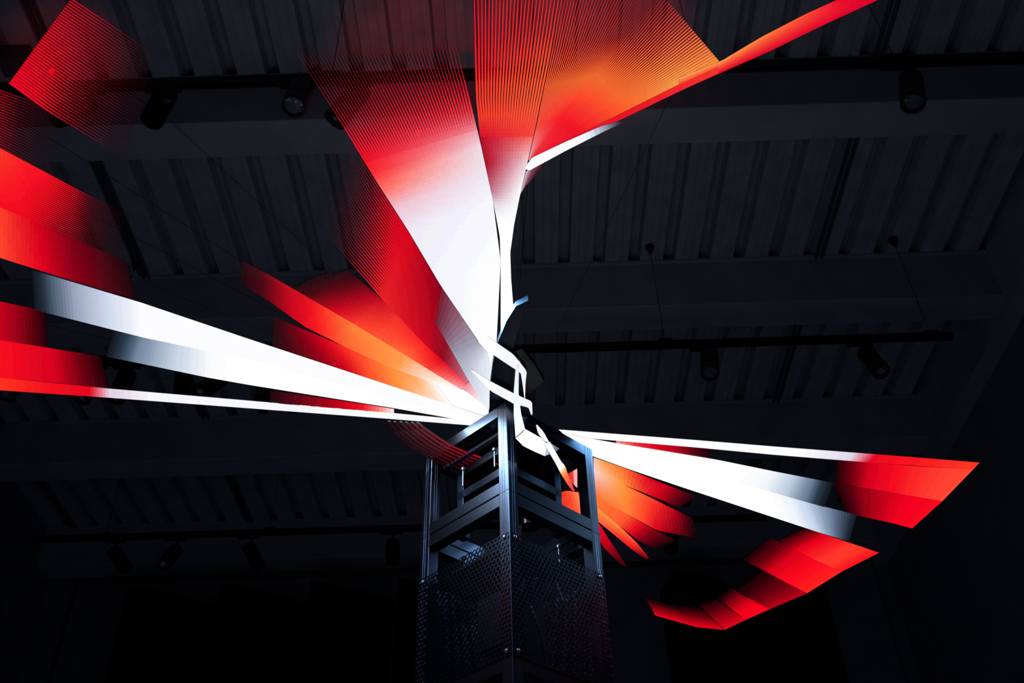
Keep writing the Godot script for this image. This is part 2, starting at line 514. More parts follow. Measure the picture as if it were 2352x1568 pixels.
	trail_blade([1560, 209, 1645, 172, 1767, 118, 1890, 58, 2012, 2, 2090, -34], [1560, 178, 1660, 138, 1747, 86, 1849, 33, 1926, -2, 2000, -40],
		[[0, 228, 0, 36], [1, 228, 0, 36], [3, 225, 0, 40], [5, 210, 0, 42]],
		[[0, 255, 165, 78], [1, 255, 155, 72], [2, 255, 130, 62], [3, 255, 80, 52], [4, 232, 8, 44], [5, 215, 0, 42]], -0.003)
	fade = [[0, 255, 255, 255], [2.4, 253, 253, 255], [2.7, 222, 230, 244], [3, 165, 176, 192], [4, 40, 48, 58]]
	trail_blade([1206, 387, 1215, 392, 1300, 346, 1385, 303, 1428, 283], [1206, 384, 1222, 362, 1300, 325, 1380, 290, 1424, 278], fade, fade, -0.008)
	fade = [[0, 205, 195, 210], [1, 130, 60, 80], [2, 40, 6, 14]]
	trail_blade([1195, 446, 1206, 428, 1226, 408], [1208, 393, 1225, 386, 1258, 367], fade, fade, -0.005)
	# ---- light trails to the right
	fade = [[0, 255, 255, 255], [2.3, 255, 255, 255], [3, 222, 215, 232], [3.4, 222, 110, 130], [3.7, 228, 5, 32], [4.3, 248, 18, 30], [5, 255, 58, 38]]
	trail_blade([1283, 986, 1607, 1011, 1777, 1025, 1960, 1039, 2040, 1045, 2250, 1062], [1300, 1002, 1607, 1028, 1777, 1044, 1950, 1058, 2015, 1063, 2235, 1078], fade, fade)
	fade = [[0, 18, 2, 4], [0.5, 110, 0, 14], [1, 215, 0, 28], [1.6, 245, 10, 30], [2.5, 255, 60, 45], [3, 255, 70, 45]]
	trail_blade([1915, 1055, 2000, 1062, 2100, 1070, 2235, 1078], [1915, 1108, 1990, 1121, 2080, 1136, 2165, 1150], fade, fade)
	fade = [[0, 15, 2, 4], [0.6, 90, 0, 12], [1, 150, 0, 20], [2, 238, 0, 28], [3, 252, 5, 30]]
	trail_blade([1905, 1107, 1985, 1121, 2080, 1136, 2165, 1150], [1940, 1176, 1990, 1188, 2050, 1201, 2095, 1213], fade, fade)
	fade = [[0, 255, 255, 255], [2.6, 255, 255, 255], [3, 242, 246, 251], [3.5, 190, 205, 225], [4, 100, 120, 145], [4.4, 40, 55, 72], [5, 8, 12, 18]]
	trail_blade([1290, 995, 1420, 1018, 1650, 1056, 1777, 1082, 1870, 1100, 1920, 1110], [1300, 1010, 1420, 1045, 1600, 1085, 1752, 1124, 1850, 1152, 1900, 1166], fade, fade, -0.001)
	fade = [[0, 255, 255, 255], [3.2, 255, 255, 255], [3.6, 236, 243, 251], [4, 195, 210, 232], [4.5, 105, 126, 152], [5, 16, 24, 34]]
	trail_blade([1300, 1010, 1420, 1045, 1600, 1085, 1752, 1124, 1850, 1152, 1968, 1182], [1330, 1036, 1450, 1079, 1565, 1118, 1777, 1188, 1880, 1222, 1950, 1243], fade, fade)
	fade = [[0, 255, 150, 140], [0.5, 235, 40, 50], [1, 215, 0, 30], [1.5, 170, 0, 28], [2, 75, 0, 10], [3, 15, 4, 8]]
	trail_blade([1415, 1012, 1510, 1020, 1600, 1028, 1640, 1031], [1415, 1018, 1510, 1033, 1600, 1048, 1640, 1055], fade, fade)
	fade = [[0, 14, 2, 4], [0.6, 140, 0, 16], [1, 235, 0, 26], [2, 255, 55, 42], [2.5, 255, 50, 38], [3, 252, 15, 28]]
	trail_blade([1840, 1210, 1900, 1229, 1960, 1249, 2019, 1269], [1780, 1238, 1830, 1265, 1885, 1293, 1934, 1312], fade, fade)
	fade = [[0, 8, 2, 3], [0.7, 110, 0, 12], [1.2, 220, 0, 25], [2, 252, 8, 28], [3, 255, 35, 32]]
	trail_blade([1760, 1230, 1820, 1260, 1880, 1290, 1934, 1312], [1700, 1282, 1755, 1310, 1805, 1337, 1854, 1362], fade, fade, -0.001)
	fade = [[0, 5, 1, 2], [1, 40, 0, 6], [2, 110, 0, 14], [3, 190, 0, 22]]
	trail_blade([1720, 1292, 1765, 1315, 1810, 1340, 1854, 1362], [1660, 1345, 1700, 1365, 1735, 1383, 1767, 1399], fade, fade)
	fade = [[0, 20, 0, 4], [1, 150, 0, 18], [2, 240, 0, 26], [3, 250, 5, 28]]
	trail_blade([1680, 1350, 1710, 1367, 1740, 1383, 1767, 1399], [1650, 1375, 1672, 1392, 1693, 1408, 1713, 1423], fade, fade)
	fade = [[0, 12, 0, 3], [1, 80, 0, 10], [2, 170, 0, 20], [3, 225, 5, 24]]
	trail_blade([1640, 1372, 1665, 1390, 1690, 1408, 1713, 1423], [1600, 1385, 1622, 1406, 1645, 1428, 1665, 1446], fade, fade)
	fade = [[0, 8, 0, 2], [1, 60, 0, 8], [2, 150, 0, 18], [3, 235, 0, 26]]
	trail_blade([1600, 1390, 1622, 1409, 1645, 1430, 1663, 1446], [1540, 1386, 1562, 1402, 1584, 1420, 1600, 1440], fade, fade)
	trail_blade([1540, 1386, 1562, 1402, 1584, 1420, 1600, 1440], [1478, 1366, 1488, 1382, 1497, 1398, 1505, 1413], fade, fade)
	# ---- orange light trails right of the tower
	trail_blade([1363, 1050, 1430, 1073, 1531, 1113, 1600, 1140], [1364, 1085, 1430, 1112, 1500, 1140, 1560, 1165],
		[[0, 255, 190, 150], [0.4, 255, 150, 70], [1, 255, 110, 50], [1.6, 225, 5, 30], [2, 195, 0, 28], [3, 30, 3, 8]],
		[[0, 252, 215, 215], [1, 255, 150, 60], [2, 225, 0, 30], [3, 50, 0, 10]])
	trail_blade([1364, 1085, 1430, 1112, 1500, 1145, 1590, 1190], [1366, 1140, 1440, 1180, 1510, 1218, 1600, 1235],
		[[0, 250, 205, 210], [1, 255, 150, 58], [2, 255, 60, 40], [2.5, 200, 0, 28], [3, 25, 4, 8]],
		[[0, 255, 110, 50], [1, 255, 130, 55], [1.6, 255, 60, 40], [2, 215, 0, 28], [3, 20, 3, 6]])
	fade = [[0, 255, 120, 50], [1, 255, 90, 45], [1.6, 225, 5, 30], [2, 140, 0, 20], [3, 15, 3, 6]]
	trail_blade([1366, 1140, 1440, 1180, 1500, 1215, 1560, 1245], [1366, 1175, 1420, 1205, 1465, 1240, 1510, 1262], fade, fade)
	trail_blade([1325, 1128, 1365, 1158, 1415, 1200, 1462, 1245, 1490, 1280], [1335, 1150, 1365, 1190, 1404, 1222, 1447, 1258, 1483, 1284],
		[[0, 255, 60, 40], [1, 255, 150, 70], [2, 255, 150, 65], [3, 255, 70, 45], [4, 150, 0, 20]],
		[[0, 250, 180, 175], [1, 255, 120, 60], [2, 250, 60, 40], [3, 235, 10, 30], [4, 60, 0, 10]], -0.003)
	fade = [[0, 235, 10, 30], [1, 190, 0, 26], [2, 50, 0, 8]]
	trail_blade([1372, 1195, 1400, 1240, 1440, 1300], [1366, 1215, 1385, 1255, 1428, 1298], fade, fade)
	fade = [[0, 120, 0, 20], [1, 240, 20, 35], [2, 255, 70, 40], [3, 255, 140, 90]]
	trail_blade([1250, 1150, 1264, 1139, 1302, 1126, 1330, 1131], [1250, 1200, 1280, 1200, 1320, 1195, 1353, 1190], fade, fade, 0.0, 0, [], [], "light_trail", false)
	fade = [[0, 200, 0, 30], [1, 235, 60, 60], [2, 255, 235, 235]]
	trail_blade([1295, 1085, 1312, 1080, 1326, 1073], [1300, 1100, 1315, 1110, 1326, 1120], fade, fade, 0.0, 0, [], [], "light_trail", false)
	# ---- curved arm below the trails, and bent light trails painted as strips before it
	var under := 3.51
	st = new_st()
	var outline := []
	for p in v2s([1150, 945, 1124, 948, 1125, 890, 1132, 835, 1144, 785, 1163, 738, 1185, 703, 1213, 690, 1200, 728, 1186, 768, 1177, 812, 1172, 860, 1172, 930]):
		outline.append(on_y(p.x, p.y, under) - rotor.position)
	slab(st, outline, Vector3(0, 0.02, 0))
	put(st, "curved_arm", mats.dark_metal, rotor)
	st = new_st()
	outline = []
	for p in v2s([1172, 812, 1198, 800, 1228, 838, 1250, 876, 1222, 897, 1215, 930, 1172, 930]):
		outline.append(on_y(p.x, p.y, under - 0.004) - rotor.position)
	slab(st, outline, Vector3(0, 0.018, 0))
	put(st, "motor_cover", mats.black_metal, rotor)
	var flat := [Vector3(0, 3.495, 0), Vector3.DOWN]
	var white := [[0, 255, 255, 255], [2, 246, 248, 253], [4, 238, 242, 250]]
	trail_blade([1120, 772, 1138, 785, 1180, 814, 1210, 852, 1207, 880, 1206, 918], [1120, 800, 1138, 818, 1168, 838, 1196, 856, 1200, 880, 1205, 918], white, white, 0.0, 0, [], [], "light_trail_strip", false, flat)
	flat = [Vector3(0, 3.49, 0), Vector3.DOWN]
	trail_blade([1083, 848, 1128, 876, 1178, 902, 1222, 922, 1223, 952], [1083, 852, 1126, 897, 1178, 926, 1214, 936, 1220, 952], white, white, 0.0, 0, [], [], "light_trail_strip", false, flat)
	flat = [Vector3(0, 3, -2.30), Vector3(0, 0, 1)]
	white = [[0, 150, 165, 190], [1, 232, 238, 250], [2, 225, 232, 246], [4, 250, 251, 255]]
	trail_blade([1199, 796, 1184, 848, 1180, 900, 1180, 950, 1184, 1004], [1200, 796, 1192, 848, 1191, 900, 1197, 950, 1206, 985], white, white, 0.0, 0, [], [], "light_trail_strip", false, flat)
	# seven thin red light streaks, painted as glowing strips through the frame's left face
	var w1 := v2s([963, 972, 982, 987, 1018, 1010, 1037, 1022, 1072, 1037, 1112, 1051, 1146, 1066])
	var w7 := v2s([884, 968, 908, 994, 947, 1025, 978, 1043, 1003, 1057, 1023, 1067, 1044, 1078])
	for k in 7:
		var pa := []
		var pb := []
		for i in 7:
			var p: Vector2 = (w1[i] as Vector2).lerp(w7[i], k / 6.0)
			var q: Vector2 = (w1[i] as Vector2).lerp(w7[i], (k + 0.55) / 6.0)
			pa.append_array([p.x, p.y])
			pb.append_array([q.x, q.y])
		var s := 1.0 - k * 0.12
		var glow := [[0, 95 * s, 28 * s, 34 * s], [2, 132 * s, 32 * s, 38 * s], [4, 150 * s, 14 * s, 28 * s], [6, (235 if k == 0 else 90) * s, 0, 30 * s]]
		trail_blade(pa, pb, glow, glow, 0.0, 0, [], [], "light_trail_streak", false, [Vector3(0, 3.445, 0), Vector3.DOWN])
	# ---- the light of the trails, plus unseen lamps added for the roof
	var cool := Color(0.50, 0.77, 1.0)
	trail_light(Vector2(1040, 940), Vector2(500, 815), 0.13, Color(0.76, 0.88, 1.0), LIGHT * 0.7)
	trail_light(Vector2(1330, 1015), Vector2(1800, 1130), 0.16, cool, LIGHT * 0.4)
	trail_light(Vector2(1110, 760), Vector2(1030, 470), 0.2, cool, LIGHT * 1.3)
	trail_light(Vector2(1040, 940), Vector2(400, 790), 0.13, cool, UPLIGHT * 0.15, true)
	trail_light(Vector2(1330, 1015), Vector2(1800, 1130), 0.16, cool, UPLIGHT * 0.1, true)
	trail_light(Vector2(1080, 560), Vector2(1040, 400), 0.2, cool, UPLIGHT * 0.9, true)
	trail_light(Vector2(1380, 1090), Vector2(1500, 1150), 0.12, Color(1.0, 0.4, 0.15), UPLIGHT * 0.1, true)
	trail_light(Vector2(780, 760), Vector2(940, 850), 0.1, Color(1.0, 0.4, 0.15), UPLIGHT * 0.1, true)
	added_bulb(Vector2(620, 825), cool, OMNI)
	added_bulb(Vector2(1560, 1080), cool, OMNI)
	added_bulb(Vector2(1060, 340), cool, OMNI * 6.0)
	added_beam(Vector2(1400, 190), Vector2(1340, 50), 13.0, Color(1.0, 0.1, 0.06), BEAM)
	added_beam(Vector2(960, 300), Vector2(960, 130), 11.0, Color(1.0, 0.07, 0.06), BEAM * 0.5)
	added_beam(Vector2(120, 160), Vector2(150, 130), 7.0, Color(1.0, 0.04, 0.05), BEAM * 0.4)
	trail_light(Vector2(150, 600), Vector2(10, 470), 0.1, Color(1.0, 0.06, 0.05), LIGHT * 0.05)
	trail_light(Vector2(1260, 270), Vector2(1500, 210), 0.15, Color(1.0, 0.16, 0.06), LIGHT * 0.05)
	trail_light(Vector2(820, 330), Vector2(1050, 260), 0.1, Color(1.0, 0.06, 0.06), LIGHT * 0.05)
	trail_light(Vector2(780, 760), Vector2(940, 850), 0.1, Color(1.0, 0.3, 0.1), LIGHT * 0.05)
	trail_light(Vector2(1390, 1110), Vector2(1500, 1180), 0.12, Color(1.0, 0.25, 0.08), LIGHT * 0.05)

const LIGHT := 1.0
const UPLIGHT := 0.012
const OMNI := 0.006
const BEAM := 1.2

# ---------------------------------------------------------------- tower
func profile40() -> PackedVector2Array:
	# 40 mm square section, chamfered, with two fine grooves on every side
	var out := PackedVector2Array()
	var side := [Vector2(-0.0185, -0.02), Vector2(-0.0052, -0.02), Vector2(-0.0048, -0.0193), Vector2(-0.0038, -0.0193), Vector2(-0.0034, -0.02), Vector2(0.0034, -0.02), Vector2(0.0038, -0.0193), Vector2(0.0048, -0.0193), Vector2(0.0052, -0.02), Vector2(0.0185, -0.02)]
	for k in 4:
		for p in side:
			out.append((p as Vector2).rotated(PI / 2 * k))
	return out

func plain40(w := 0.02, c := 0.0015) -> PackedVector2Array:
	return PackedVector2Array([Vector2(-w + c, -w), Vector2(w - c, -w), Vector2(w, -w + c), Vector2(w, w - c), Vector2(w - c, w), Vector2(-w + c, w), Vector2(-w, w - c), Vector2(-w, -w + c)])

func bolt(parent: Node, p: Vector3, len: float, r := 0.005) -> void:
	var st := new_st()
	lathe(st, p, Vector3.UP, [Vector2(0, 0), Vector2(0, r * 0.6), Vector2(len, r * 0.6), Vector2(len, r * 1.5), Vector2(len + 0.008, r * 1.5), Vector2(len + 0.011, r), Vector2(len + 0.011, 0)], 12)
	put(st, "bolt", mats.steel, parent)

func build_tower() -> void:
	# local frame: the near corner of the square plan points at the viewer
	var t := thing("light_tower", "black aluminium profile tower with perforated panels carrying the light rotor", "tower", Vector3(HUB.x, 0, HUB.z), "", PI / 4)
	var half := 0.199
	var c := half - 0.02
	var joint := 3.178
	for s in [Vector2(-1, -1), Vector2(1, -1), Vector2(1, 1), Vector2(-1, 1)]:
		for seg in [[joint + 0.0008, 3.5], [2.3, joint - 0.0008], [0.06, 2.298]]:
			var st := new_st()
			bar(st, Vector3(s.x * c, seg[0], s.y * c), Vector3(s.x * c, seg[1], s.y * c), profile40(), Vector3.RIGHT, Vector3.BACK)
			put(st, "post", mats.anodised, t)
		var foot := new_st()
		lathe(foot, Vector3(s.x * c, 0, s.y * c), Vector3.UP, [Vector2(0, 0), Vector2(0, 0.03), Vector2(0.012, 0.03), Vector2(0.02, 0.012), Vector2(0.06, 0.012), Vector2(0.06, 0)], 16)
		put(foot, "levelling_foot", mats.steel, t)
	for y in [3.48, joint + 0.0215, joint - 0.0215, 2.66, 2.32, 2.278, 1.2, 0.12]:
		for k in 4:
			var d := Vector3.RIGHT.rotated(Vector3.UP, PI / 2 * k)
			var n := Vector3.BACK.rotated(Vector3.UP, PI / 2 * k)
			var st := new_st()
			bar(st, n * c + d * -(c - 0.02) + Vector3.UP * y, n * c + d * (c - 0.02) + Vector3.UP * y, plain40(), n, Vector3.UP)
			put(st, "rail", mats.anodised, t)
	# top plate and inner carrier frame
	var st := new_st()
	box(st, Vector3(0, 3.496, 0), Vector3(0.316, 0.008, 0.316))
	put(st, "top_plate", mats.black_metal, t)
	var ic := 0.105
	for s in [Vector2(-1, -1), Vector2(1, -1), Vector2(1, 1), Vector2(-1, 1)]:
		st = new_st()
		bar(st, Vector3(s.x * ic, joint, s.y * ic), Vector3(s.x * ic, 3.40, s.y * ic), plain40(0.015), Vector3.RIGHT, Vector3.BACK)
		put(st, "inner_post", mats.anodised, t)
		bolt(t, Vector3(s.x * (ic + 0.03), 3.345, s.y * (ic - 0.03)), 0.06)
		bolt(t, Vector3(s.x * (ic - 0.02), 3.07, s.y * (ic + 0.02)), 0.05)
	for k in 4:
		var d := Vector3.RIGHT.rotated(Vector3.UP, PI / 2 * k)
		var n := Vector3.BACK.rotated(Vector3.UP, PI / 2 * k)
		for y in [3.415, 3.33]:
			st = new_st()
			bar(st, n * ic - d * 0.12 + Vector3.UP * y, n * ic + d * 0.12 + Vector3.UP * y, plain40(0.015), n, Vector3.UP)
			put(st, "inner_rail", mats.anodised, t)
		st = new_st()
		bar(st, n * 0.142 - d * 0.155 + Vector3.UP * 3.452, n * 0.142 + d * 0.155 + Vector3.UP * 3.452, plain40(0.009), n, Vector3.UP)
		put(st, "top_brace", mats.steel, t)
	# drive motor
	st = new_st()
	lathe(st, Vector3(0.03, 3.20, 0.06), Vector3.UP, [Vector2(0, 0), Vector2(0, 0.032), Vector2(0.13, 0.032), Vector2(0.145, 0.026), Vector2(0.15, 0.012), Vector2(0.2, 0.012), Vector2(0.2, 0)], 32)
	put(st, "motor", mats.gloss_black, t)
	# gear of the lower module: plates, cable loops
	st = new_st()
	box(st, Vector3(0, 3.06, 0), Vector3(0.26, 0.006, 0.26))
	put(st, "shelf_plate", mats.matte_black, t)
	st = new_st()
	box(st, Vector3(0.05, 2.9, -0.02), Vector3(0.12, 0.22, 0.09))
	put(st, "controller_box", mats.matte_black, t)
	st = new_st()
	box(st, Vector3(-0.07, 2.86, 0.02), Vector3(0.07, 0.16, 0.12))
	put(st, "power_supply", mats.matte_black, t)
	var rng := RandomNumberGenerator.new()
	rng.seed = 11
	for k in 5:
		var pts := []
		for i in 9:
			var u := i / 8.0
			pts.append(Vector3(-0.12 + 0.06 * k + 0.03 * sin(u * 5.0 + k), 3.04 - 0.32 * u + 0.02 * sin(u * 9.0 + k * 2.0), 0.1 + 0.03 * cos(u * 6.0 + k)))
		st = new_st()
		tube(st, pts, 0.004)
		put(st, "cable", mats.gloss_black, t)
	# perforated panels on all four sides
	var panel := perforated(0.396, 0.366, 0.0152, 0.0056)
	for k in 4:
		var o := MeshInstance3D.new()
		o.name = "perforated_panel"
		o.mesh = panel
		o.transform = Transform3D(Basis(Vector3.UP, PI / 2 * k), Vector3.BACK.rotated(Vector3.UP, PI / 2 * k) * (half + 0.002) + Vector3.UP * 2.858)
		t.add_child(o, true)
		for sx in [-1.0, 1.0]:
			for sy in [-1.0, 1.0]:
				var sc := new_st()
				lathe(sc, Vector3(sx * 0.18, sy * 0.168, 0.001), Vector3.BACK, [Vector2(0, 0.006), Vector2(0.003, 0.0045), Vector2(0.004, 0)], 10)
				put(sc, "panel_screw", mats.steel, o)
	# white and orange light trail painted as strips on the right-hand face
	var n := Vector3(1, 0, 1).normalized()
	var p0 := Vector3(-0.0247, 3.4, -2.482) + n * 0.03
	var holder := thing("light_trail_face", "white light trail with orange tail, painted as glowing strips under the tower's top rail", "lamp", p0)
	var w := [[0, 246, 249, 255], [1, 255, 255, 255], [3, 255, 255, 255]]
	trail_blade([1184, 1006, 1202, 1024, 1226, 1036, 1251, 1047], [1190, 1000, 1205, 984, 1230, 998, 1258, 1014], w, w, 0.0, 0, [], [], "light_trail_panel", false, [p0, n], holder)
	w = [[0, 215, 225, 240], [1, 120, 138, 160], [2, 90, 106, 128]]
	trail_blade([1251, 1047, 1262, 1043, 1272, 1040], [1258, 1014, 1271, 1021, 1285, 1030], w, w, 0.0, 0, [], [], "light_trail_end", false, [p0, n], holder)
	w = [[0, 252, 253, 255], [1.9, 255, 255, 255], [2.1, 255, 190, 120], [2.5, 255, 120, 55], [3.2, 255, 80, 45], [4, 250, 30, 32]]
	trail_blade([1250, 1020, 1274, 1060, 1287, 1085, 1302, 1110, 1317, 1129], [1263, 1014, 1288, 1058, 1298, 1070, 1308, 1098, 1320, 1126], w, w, 0.0, 0, [], [], "light_trail_strip", false, [p0 + n * 0.006, n], holder)
	w = [[0, 235, 240, 250], [2, 250, 252, 255]]
	trail_blade([1231, 976, 1236, 996, 1252, 1014], [1234, 975, 1249, 992, 1262, 1016], w, w, 0.0, 0, [], [], "light_trail_strip", false, [p0 + n * 0.006, n], holder)
	var st2 := new_st()
	bar(st2, on_plane(1215, 1000, p0, n) - p0 - n * 0.034, on_plane(1215, 1000, p0, n) - p0 - n * 0.012, plain40(0.008), Vector3.UP, n.cross(Vector3.UP))
	put(st2, "clamp", mats.black_metal, holder)
	var l := AreaLight3D.new()
	l.name = "trail_face_light"
	l.light_color = Color(0.9, 0.95, 1.0)
	l.light_energy = LIGHT * 0.05
	l.area_size = Vector2(0.07, 0.04)
	l.area_range = 12.0
	l.area_attenuation = 2.0
	l.shadow_enabled = true
	l.transform = Transform3D(Basis(Vector3.UP.cross(n), Vector3.UP, n), on_plane(1222, 1012, p0, n) - p0 + n * 0.012)
	holder.add_child(l)

func perforated(w: float, h: float, pitch: float, r: float) -> ArrayMesh:
	# sheet with round holes on a staggered grid: each cell is a hexagon with a round hole
	var st := new_st()
	var n := Vector3.BACK
	var row := pitch * 0.866
	var nx := int(w / pitch)
	var ny := int(h / row)
	var seg := 12
	for j in ny + 1:
		for i in nx + 1:
			var cx := -w * 0.5 + i * pitch + (pitch * 0.5 if j % 2 else 0.0)
			var cy := -h * 0.5 + j * row
			for k in seg:
				var a0 := TAU * k / seg + PI / 6
				var a1 := TAU * (k + 1) / seg + PI / 6
				var o := []
				for a in [a0, a1]:
					var rr := pitch * 0.5 / cos(fposmod(a + PI / 6, PI / 3) - PI / 6)
					o.append(Vector3(clampf(cx + cos(a) * rr, -w * 0.5, w * 0.5), clampf(cy + sin(a) * rr, -h * 0.5, h * 0.5), 0))
				var i0 := Vector3(clampf(cx + cos(a0) * r, -w * 0.5, w * 0.5), clampf(cy + sin(a0) * r, -h * 0.5, h * 0.5), 0)
				var i1 := Vector3(clampf(cx + cos(a1) * r, -w * 0.5, w * 0.5), clampf(cy + sin(a1) * r, -h * 0.5, h * 0.5), 0)
				quad(st, o[0], o[1], i1, i0, n)
				# wall of the hole
				var back := Vector3(0, 0, -0.002)
				quad(st, i0, i1, i1 + back, i0 + back, -Vector3(cos(a0), sin(a0), 0))
	var am := st.commit()
	am.surface_set_material(0, mats.panel)
	return am

# ---------------------------------------------------------------- hall
func build_hall() -> void:
	var xl := -3.65
	var xr := 2.84
	var zb := -7.0
	var zf := 4.0
	var s: Node3D
	var st := new_st()
	box(st, Vector3((xl + xr) / 2, -0.1, (zb + zf) / 2), Vector3(xr - xl + 0.4, 0.2, zf - zb + 0.4))
	var f := put(st, "floor", mats.floor, self)
	f.set_meta("kind", "structure")
	for w in [["wall_back", Vector3((xl + xr) / 2, 2.9, zb - 0.1), Vector3(xr - xl + 0.4, 5.8, 0.2)], ["wall_front", Vector3((xl + xr) / 2, 2.9, zf + 0.1), Vector3(xr - xl + 0.4, 5.8, 0.2)],
			["wall_left", Vector3(xl - 0.1, 2.9, (zb + zf) / 2), Vector3(0.2, 5.8, zf - zb)], ["wall_right", Vector3(xr + 0.1, 2.9, (zb + zf) / 2), Vector3(0.2, 5.8, zf - zb)]]:
		st = new_st()
		box(st, w[1], w[2])
		put(st, w[0], mats.wall, self).set_meta("kind", "structure")
	# ribbed steel roof deck: one sheet per metre and bay
	s = setting("ceiling")
	var sheet_mesh := {}
	var beams := [2.73, 4.04, 5.385, 6.74]
	var bays := [[-zf, 2.74], [2.735, 4.045], [4.045, 5.39], [5.39, 6.745], [6.745, 7.0]]
	for bay in bays:
		var x := -3.855
		while x < xr:
			var am: ArrayMesh
			if sheet_mesh.has(bay[0]):
				am = sheet_mesh[bay[0]]
			else:
				st = new_st()
				for k in 5:
					# x of the rib edges inside one 0.2 m module, y above the lower flange
					var pts := [[0.0, 0.0], [0.041, 0.0], [0.043, -0.004], [0.047, -0.004], [0.049, 0.0], [0.085, 0.0], [0.089, 0.006], [0.095, 0.006], [0.099, 0.0], [0.130, 0.0], [0.138, 0.075], [0.192, 0.075], [0.2, 0.0]]
					for i in pts.size() - 1:
						var a := Vector2(k * 0.2 + pts[i][0], pts[i][1])
						var b := Vector2(k * 0.2 + pts[i + 1][0], pts[i + 1][1])
						var e := b - a
						var n := Vector3(e.y, -e.x, 0).normalized()
						quad(st, Vector3(a.x, a.y, 0), Vector3(b.x, b.y, 0), Vector3(b.x, b.y, -(bay[1] - bay[0])), Vector3(a.x, a.y, -(bay[1] - bay[0])), n)
				# lap lip at the seam
				box(st, Vector3(0.001, 0.0, -(bay[1] - bay[0]) / 2), Vector3(0.004, 0.008, bay[1] - bay[0]))
				am = st.commit()
				am.surface_set_material(0, mats.deck)
				sheet_mesh[bay[0]] = am
			var o := MeshInstance3D.new()
			o.name = "deck_sheet"
			o.mesh = am
			o.position = Vector3(x, DECK, -bay[0])
			s.add_child(o, true)
			x += 1.0
	st = new_st()
	box(st, Vector3((xl + xr) / 2, DECK + 0.2, (zb + zf) / 2), Vector3(xr - xl + 0.4, 0.2, zf - zb + 0.4))
	put(st, "roof_slab", mats.wall, s)
	# beams
	var names := ["nearest the viewer behind the first lighting track", "crossing above the tower top", "third from the viewer, behind the second lighting track", "last one against the back wall"]
	for i in 4:
		var z: float = beams[i]
		var b := thing("ceiling_beam", "wide grey box beam under the roof, " + names[i], "beam", Vector3((xl + xr) / 2, DECK, -z))
		var depth := 0.335
		var width := 0.2
		st = new_st()
		var cth := 0.004
		bar(st, Vector3(-(xr - xl) / 2, 0, 0), Vector3((xr - xl) / 2, 0, 0), PackedVector2Array([Vector2(0, 0.0), Vector2(0, -depth + cth), Vector2(cth, -depth), Vector2(width - cth, -depth), Vector2(width, -depth + cth), Vector2(width, 0.0)]), Vector3.FORWARD, Vector3.UP)
		put(st, "beam_body", mats.beam, b)
		st = new_st()
		box(st, Vector3(0, -0.006, 0.012), Vector3(xr - xl, 0.012, 0.024))
		put(st, "top_flange", mats.beam, b)
	# long edge beam on the right wall
	var g := thing("edge_beam", "dark longitudinal edge beam running along the right wall under the roof", "beam", Vector3(xr - 0.06, DECK, 0))
	st = new_st()
	box(st, Vector3(0.0, -0.2, (zb + zf) / 2), Vector3(0.12, 0.4, zf - zb))
	put(st, "beam_body", mats.beam, g)
	# conduits along the deck
	for cx in [[1.765, "pair of thin grey conduits running along the roof on the right"], [-2.075, "pair of thin grey conduits running along the roof on the left"], [-3.45, "pair of thin grey conduits in the left corner of the roof"]]:
		var c := thing("conduit", cx[1], "conduit", Vector3(cx[0], DECK - 0.012, 0))
		for dx in [-0.016, 0.016]:
			for bay in [[-2.0, 2.72], [2.94, 4.03], [4.25, 5.375], [5.595, 6.73]]:
				st = new_st()
				tube(st, [Vector3(dx, 0, -bay[0]), Vector3(dx, 0, -bay[1])], 0.01, 10)
				put(st, "pipe", mats.conduit, c)
	# junction box up in the left corner
	var jb := on_y(40, 140, DECK - 0.05)
	var j := thing("junction_box", "grey junction box with cable on the roof in the upper left corner", "box", jb)
	st = new_st()
	box(st, Vector3.ZERO, Vector3(0.13, 0.09, 0.11))
	put(st, "box_body", mats.conduit, j)
	st = new_st()
	box(st, Vector3(0, -0.048, 0), Vector3(0.12, 0.008, 0.10))
	put(st, "cover", mats.conduit, j)
	st = new_st()
	tube(st, [Vector3(-0.06, -0.02, 0), Vector3(-0.2, 0.0, 0.05), Vector3(-0.5, 0.02, 0.06)], 0.012)
	put(st, "cable", mats.black_metal, j)
	# wall lining and its trims
	st = new_st()
	box(st, Vector3((-3.38 + 2.7) / 2, 2.63, zb + 0.03), Vector3(2.7 + 3.38, 5.26, 0.06))
	put(st, "trim_1", mats.wall, self).set_meta("kind", "structure")
	st = new_st()
	box(st, Vector3((-3.38 + 2.7) / 2, 5.27, zb + 0.035), Vector3(2.7 + 3.38, 0.02, 0.07))
	put(st, "trim_2", mats.conduit, self).set_meta("kind", "structure")
	st = new_st()
	box(st, Vector3(-3.39, 2.63, zb + 0.035), Vector3(0.02, 5.26, 0.07))
	put(st, "trim_3", mats.brown, self).set_meta("kind", "structure")
	# black angled cabinets standing in a row along the back wall
	var places := [-2.91, -2.23, -1.56, -0.9, -0.24, 0.46, 1.15, 1.79]
	for i in places.size():
		if i == 4 or i == 5:
			continue
		var k := thing("black_column", ["leftmost", "second from left", "third from left", "fourth from left", "", "", "second from right", "rightmost"][i] + " of the tall black angled columns along the back wall", "column", Vector3(places[i] * 0.965 + 0.1, 0, -6.66), "black angled columns along the back wall", 0.0)
		var foot := PackedVector2Array([Vector2(-0.1, 0.14), Vector2(-0.16, -0.24), Vector2(0.46, -0.24), Vector2(0.22, -0.02)])
		st = new_st()
		bar(st, Vector3(0, 0.05, 0), Vector3(0, 5.02, 0), foot, Vector3.RIGHT, Vector3.BACK)
		put(st, "column_body", mats.matte_black, k)
		st = new_st()
		var plinth := PackedVector2Array()
		for p in foot:
			plinth.append(p * 0.96)
